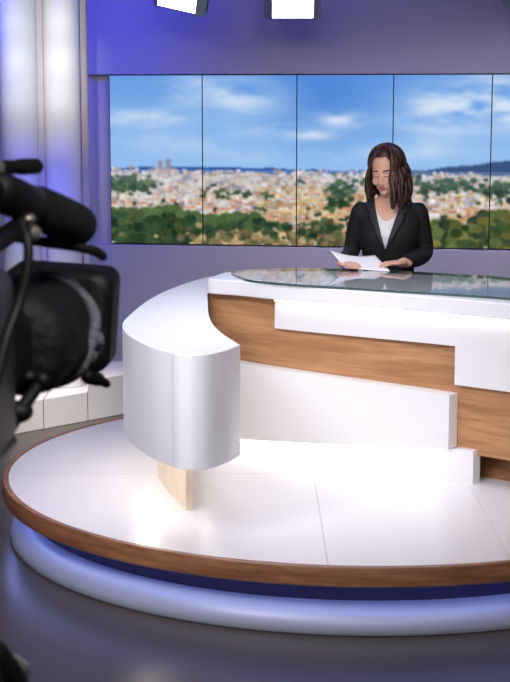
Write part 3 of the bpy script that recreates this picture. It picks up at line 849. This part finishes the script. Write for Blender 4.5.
tp = thing('camera_tripod', 'black tripod with pan handle under the studio video camera', 'tripod', (-.34, 1.62, ZF))
TC = K(-.06, -.17, -.115)
bm = bmesh.new()
lathe(bm, [(0, -.13), (.045, -.13), (.055, -.11), (.055, -.07), (.048, -.05), (.048, -.012), (.06, -.008), (.06, 0), (0, 0)], TC, 32); obj('fluid_head', bm, M['black'], tp, 40)
bm = bmesh.new()
tube(bm, [Vector((-0.2440, 1.760, 1.552)), Vector((-0.2710, 1.755, 1.516)), Vector((-.305, 1.70, 1.468)), Vector((-.33, 1.66, 1.43))], [.007, .0085, .013, .016], 10); 
ball(bm, (-0.2710, 1.755, 1.517), (.017, .016, .013)); ball(bm, (-0.2435, 1.760, 1.553), (.009, .009, .009)); ball(bm, (-0.2600, 1.760, 1.557), (.011, .010, .008))
obj('tilt_lock', bm, M['rubber'], tp, 60)
bm = bmesh.new(); tube(bm, [TC+Vector((-.02, -.03, -.08)), Vector((-.315, 1.66, 1.32)), Vector((-.296, 1.72, 1.232))], [.010, .010, .010], 12); ph_ = obj('pan_handle', bm, M['darkmetal'], tp, 60)
bm = bmesh.new(); tube(bm, [Vector((-.300, 1.71, 1.245)), Vector((-.290, 1.745, 1.205)), Vector((-.284, 1.765, 1.185))], [.017, .019, .017], 16); o = obj('grip', bm, M['rubber'], None, 60); o.parent = ph_
bm = bmesh.new(); tube(bm, [Vector((-.284, 1.752, 1.216)), Vector((-.278, 1.765, 1.204))], .012, 14); o = obj('grip_ring', bm, M['metal'], None, 60); o.parent = ph_
for a in (180, 300, 60):
    d = Vector((math.cos(math.radians(a)), math.sin(math.radians(a)), 0)); top_ = TC+Vector((0, 0, -.115))+d*.03; bot_ = Vector((TC.x, TC.y, ZF+.012))+d*.46
    bm = bmesh.new(); tube(bm, [top_, top_.lerp(bot_, .5)], .016, 12); tube(bm, [top_.lerp(bot_, .48), bot_], .011, 12); obj('leg', bm, M['darkmetal'], tp, 60)

# ------------------------------------------------------------------ light
def area(name, loc, target, size, power, rgb, sy=None, spread=None):
    l = bpy.data.lights.new(name, 'AREA'); l.energy = power; l.color = lin(rgb)
    l.shape = 'RECTANGLE'; l.size = size; l.size_y = sy or size
    if spread: l.spread = math.radians(spread)
    o = bpy.data.objects.new(name, l); COL.objects.link(o); o.location = loc
    o.rotation_euler = (Vector(target)-Vector(loc)).to_track_quat('-Z', 'Y').to_euler(); return o
def spot(name, loc, target, power, rgb, deg, blend=1.0, rad=.08):
    l = bpy.data.lights.new(name, 'SPOT'); l.energy = power; l.color = lin(rgb); l.spot_size = math.radians(deg); l.spot_blend = blend; l.shadow_soft_size = rad
    o = bpy.data.objects.new(name, l); COL.objects.link(o); o.location = loc
    o.rotation_euler = (Vector(target)-Vector(loc)).to_track_quat('-Z', 'Y').to_euler(); return o
area('key_light', (-.8, 2.6, 3.5), (.5, 7.2, .8), 1.0, 13, (250, 249, 255), spread=58)
area('fill_light', (2.2, 3.0, 3.5), (.6, 7.2, .8), 1.2, 9, (250, 249, 255), spread=58)
area('desk_top_light', (.1, 6.6, 3.6), (.1, 6.7, 0), 1.4, 13, (244, 242, 255), spread=70)
area('added_camera_fill', (.5, .5, 3.4), (-.3, 1.8, 1.6), .8, 46, (255, 250, 245))  # unseen lamp added to brighten the video camera in the foreground
area('added_wing_fill', (-1.9, 3.6, 3.0), (-.3, 6.1, .75), 1.0, 10, (244, 242, 255), spread=50)  # unseen lamp added to brighten the front of the desk wing
area('added_block_fill', (-1.5, 6.8, 3.5), (-1.1, 9.1, -.1), .4, 6, (255, 250, 248), spread=25)  # unseen lamp added to lighten the white floor blocks
area('added_wall_fill', (.9, 8.9, 3.5), (.9, 10.1, .4), 2.6, 7, (222, 206, 250), .2, spread=45)  # unseen lavender lamp added to lift the lower wall
area('wall_wash', (.7, 9.78, 3.6), (.7, 10.12, 1.6), 3.6, 24, (60, 56, 240), .12)
area('added_column_blue', (-2.3, 8.9, 3.3), (-1.25, 9.7, 2.35), .5, 5, (62, 68, 255), spread=60)  # unseen lamp added to turn the column edges blue
area('added_column_blue', (-.35, 9.2, 3.5), (-.85, 10.2, 2.5), .4, 2, (66, 66, 255), spread=70)  # its added partner, for blue on the wall beside the columns
for zt, pw in ((2.40, 230), (2.16, 300), (1.93, 330), (1.70, 190)):  # stacked unseen spots, added to give the columns their white glow
    spot('added_column_glow', (-.95, 6.6, 3.4), (-1.158, 9.46, zt), pw, (255, 252, 250), 8)
    spot('added_column_glow', (-1.2, 6.6, 3.4), (-1.40, 9.36, zt), pw*.9, (238, 244, 255), 8)

for zt in (1.36, 1.08):  # more unseen spots, added to turn the lower columns blue
    spot('added_column_glow', (-.95, 6.6, 3.4), (-1.158, 9.46, zt), 300, (78, 84, 255), 9)
    spot('added_column_glow', (-1.2, 6.6, 3.4), (-1.40, 9.36, zt), 300, (78, 84, 255), 9)

spot('added_face_fill', (-.3, 4.6, 3.5), (.66, 7.85, 1.48), 75, (255, 246, 236), 8)  # unseen spot added to brighten the woman's face

w = bpy.data.worlds.new('studio'); S.world = w; w.use_nodes = True
w.node_tree.nodes['Background'].inputs[0].default_value = (*lin((120, 118, 160)), 1)
w.node_tree.nodes['Background'].inputs[1].default_value = 0.15

# ------------------------------------------------------------------ camera
cd = bpy.data.cameras.new('photo_camera'); co = bpy.data.objects.new('photo_camera', cd); COL.objects.link(co)
cd.sensor_fit = 'HORIZONTAL'; cd.sensor_width = 36; cd.lens = 1560/510*36
cd.clip_start = 0.05
co.location = (0, 0, 1.87); co.rotation_euler = (PI/2-math.atan((341-100)/1560), 0, 0)
cd.dof.use_dof = True; cd.dof.focus_distance = 7.6; cd.dof.aperture_fstop = 18
S.camera = co
S.view_settings.view_transform = 'Standard'; S.view_settings.look = 'None'
S.view_settings.exposure = 0; S.view_settings.gamma = 1; S.view_settings.use_curve_mapping = False
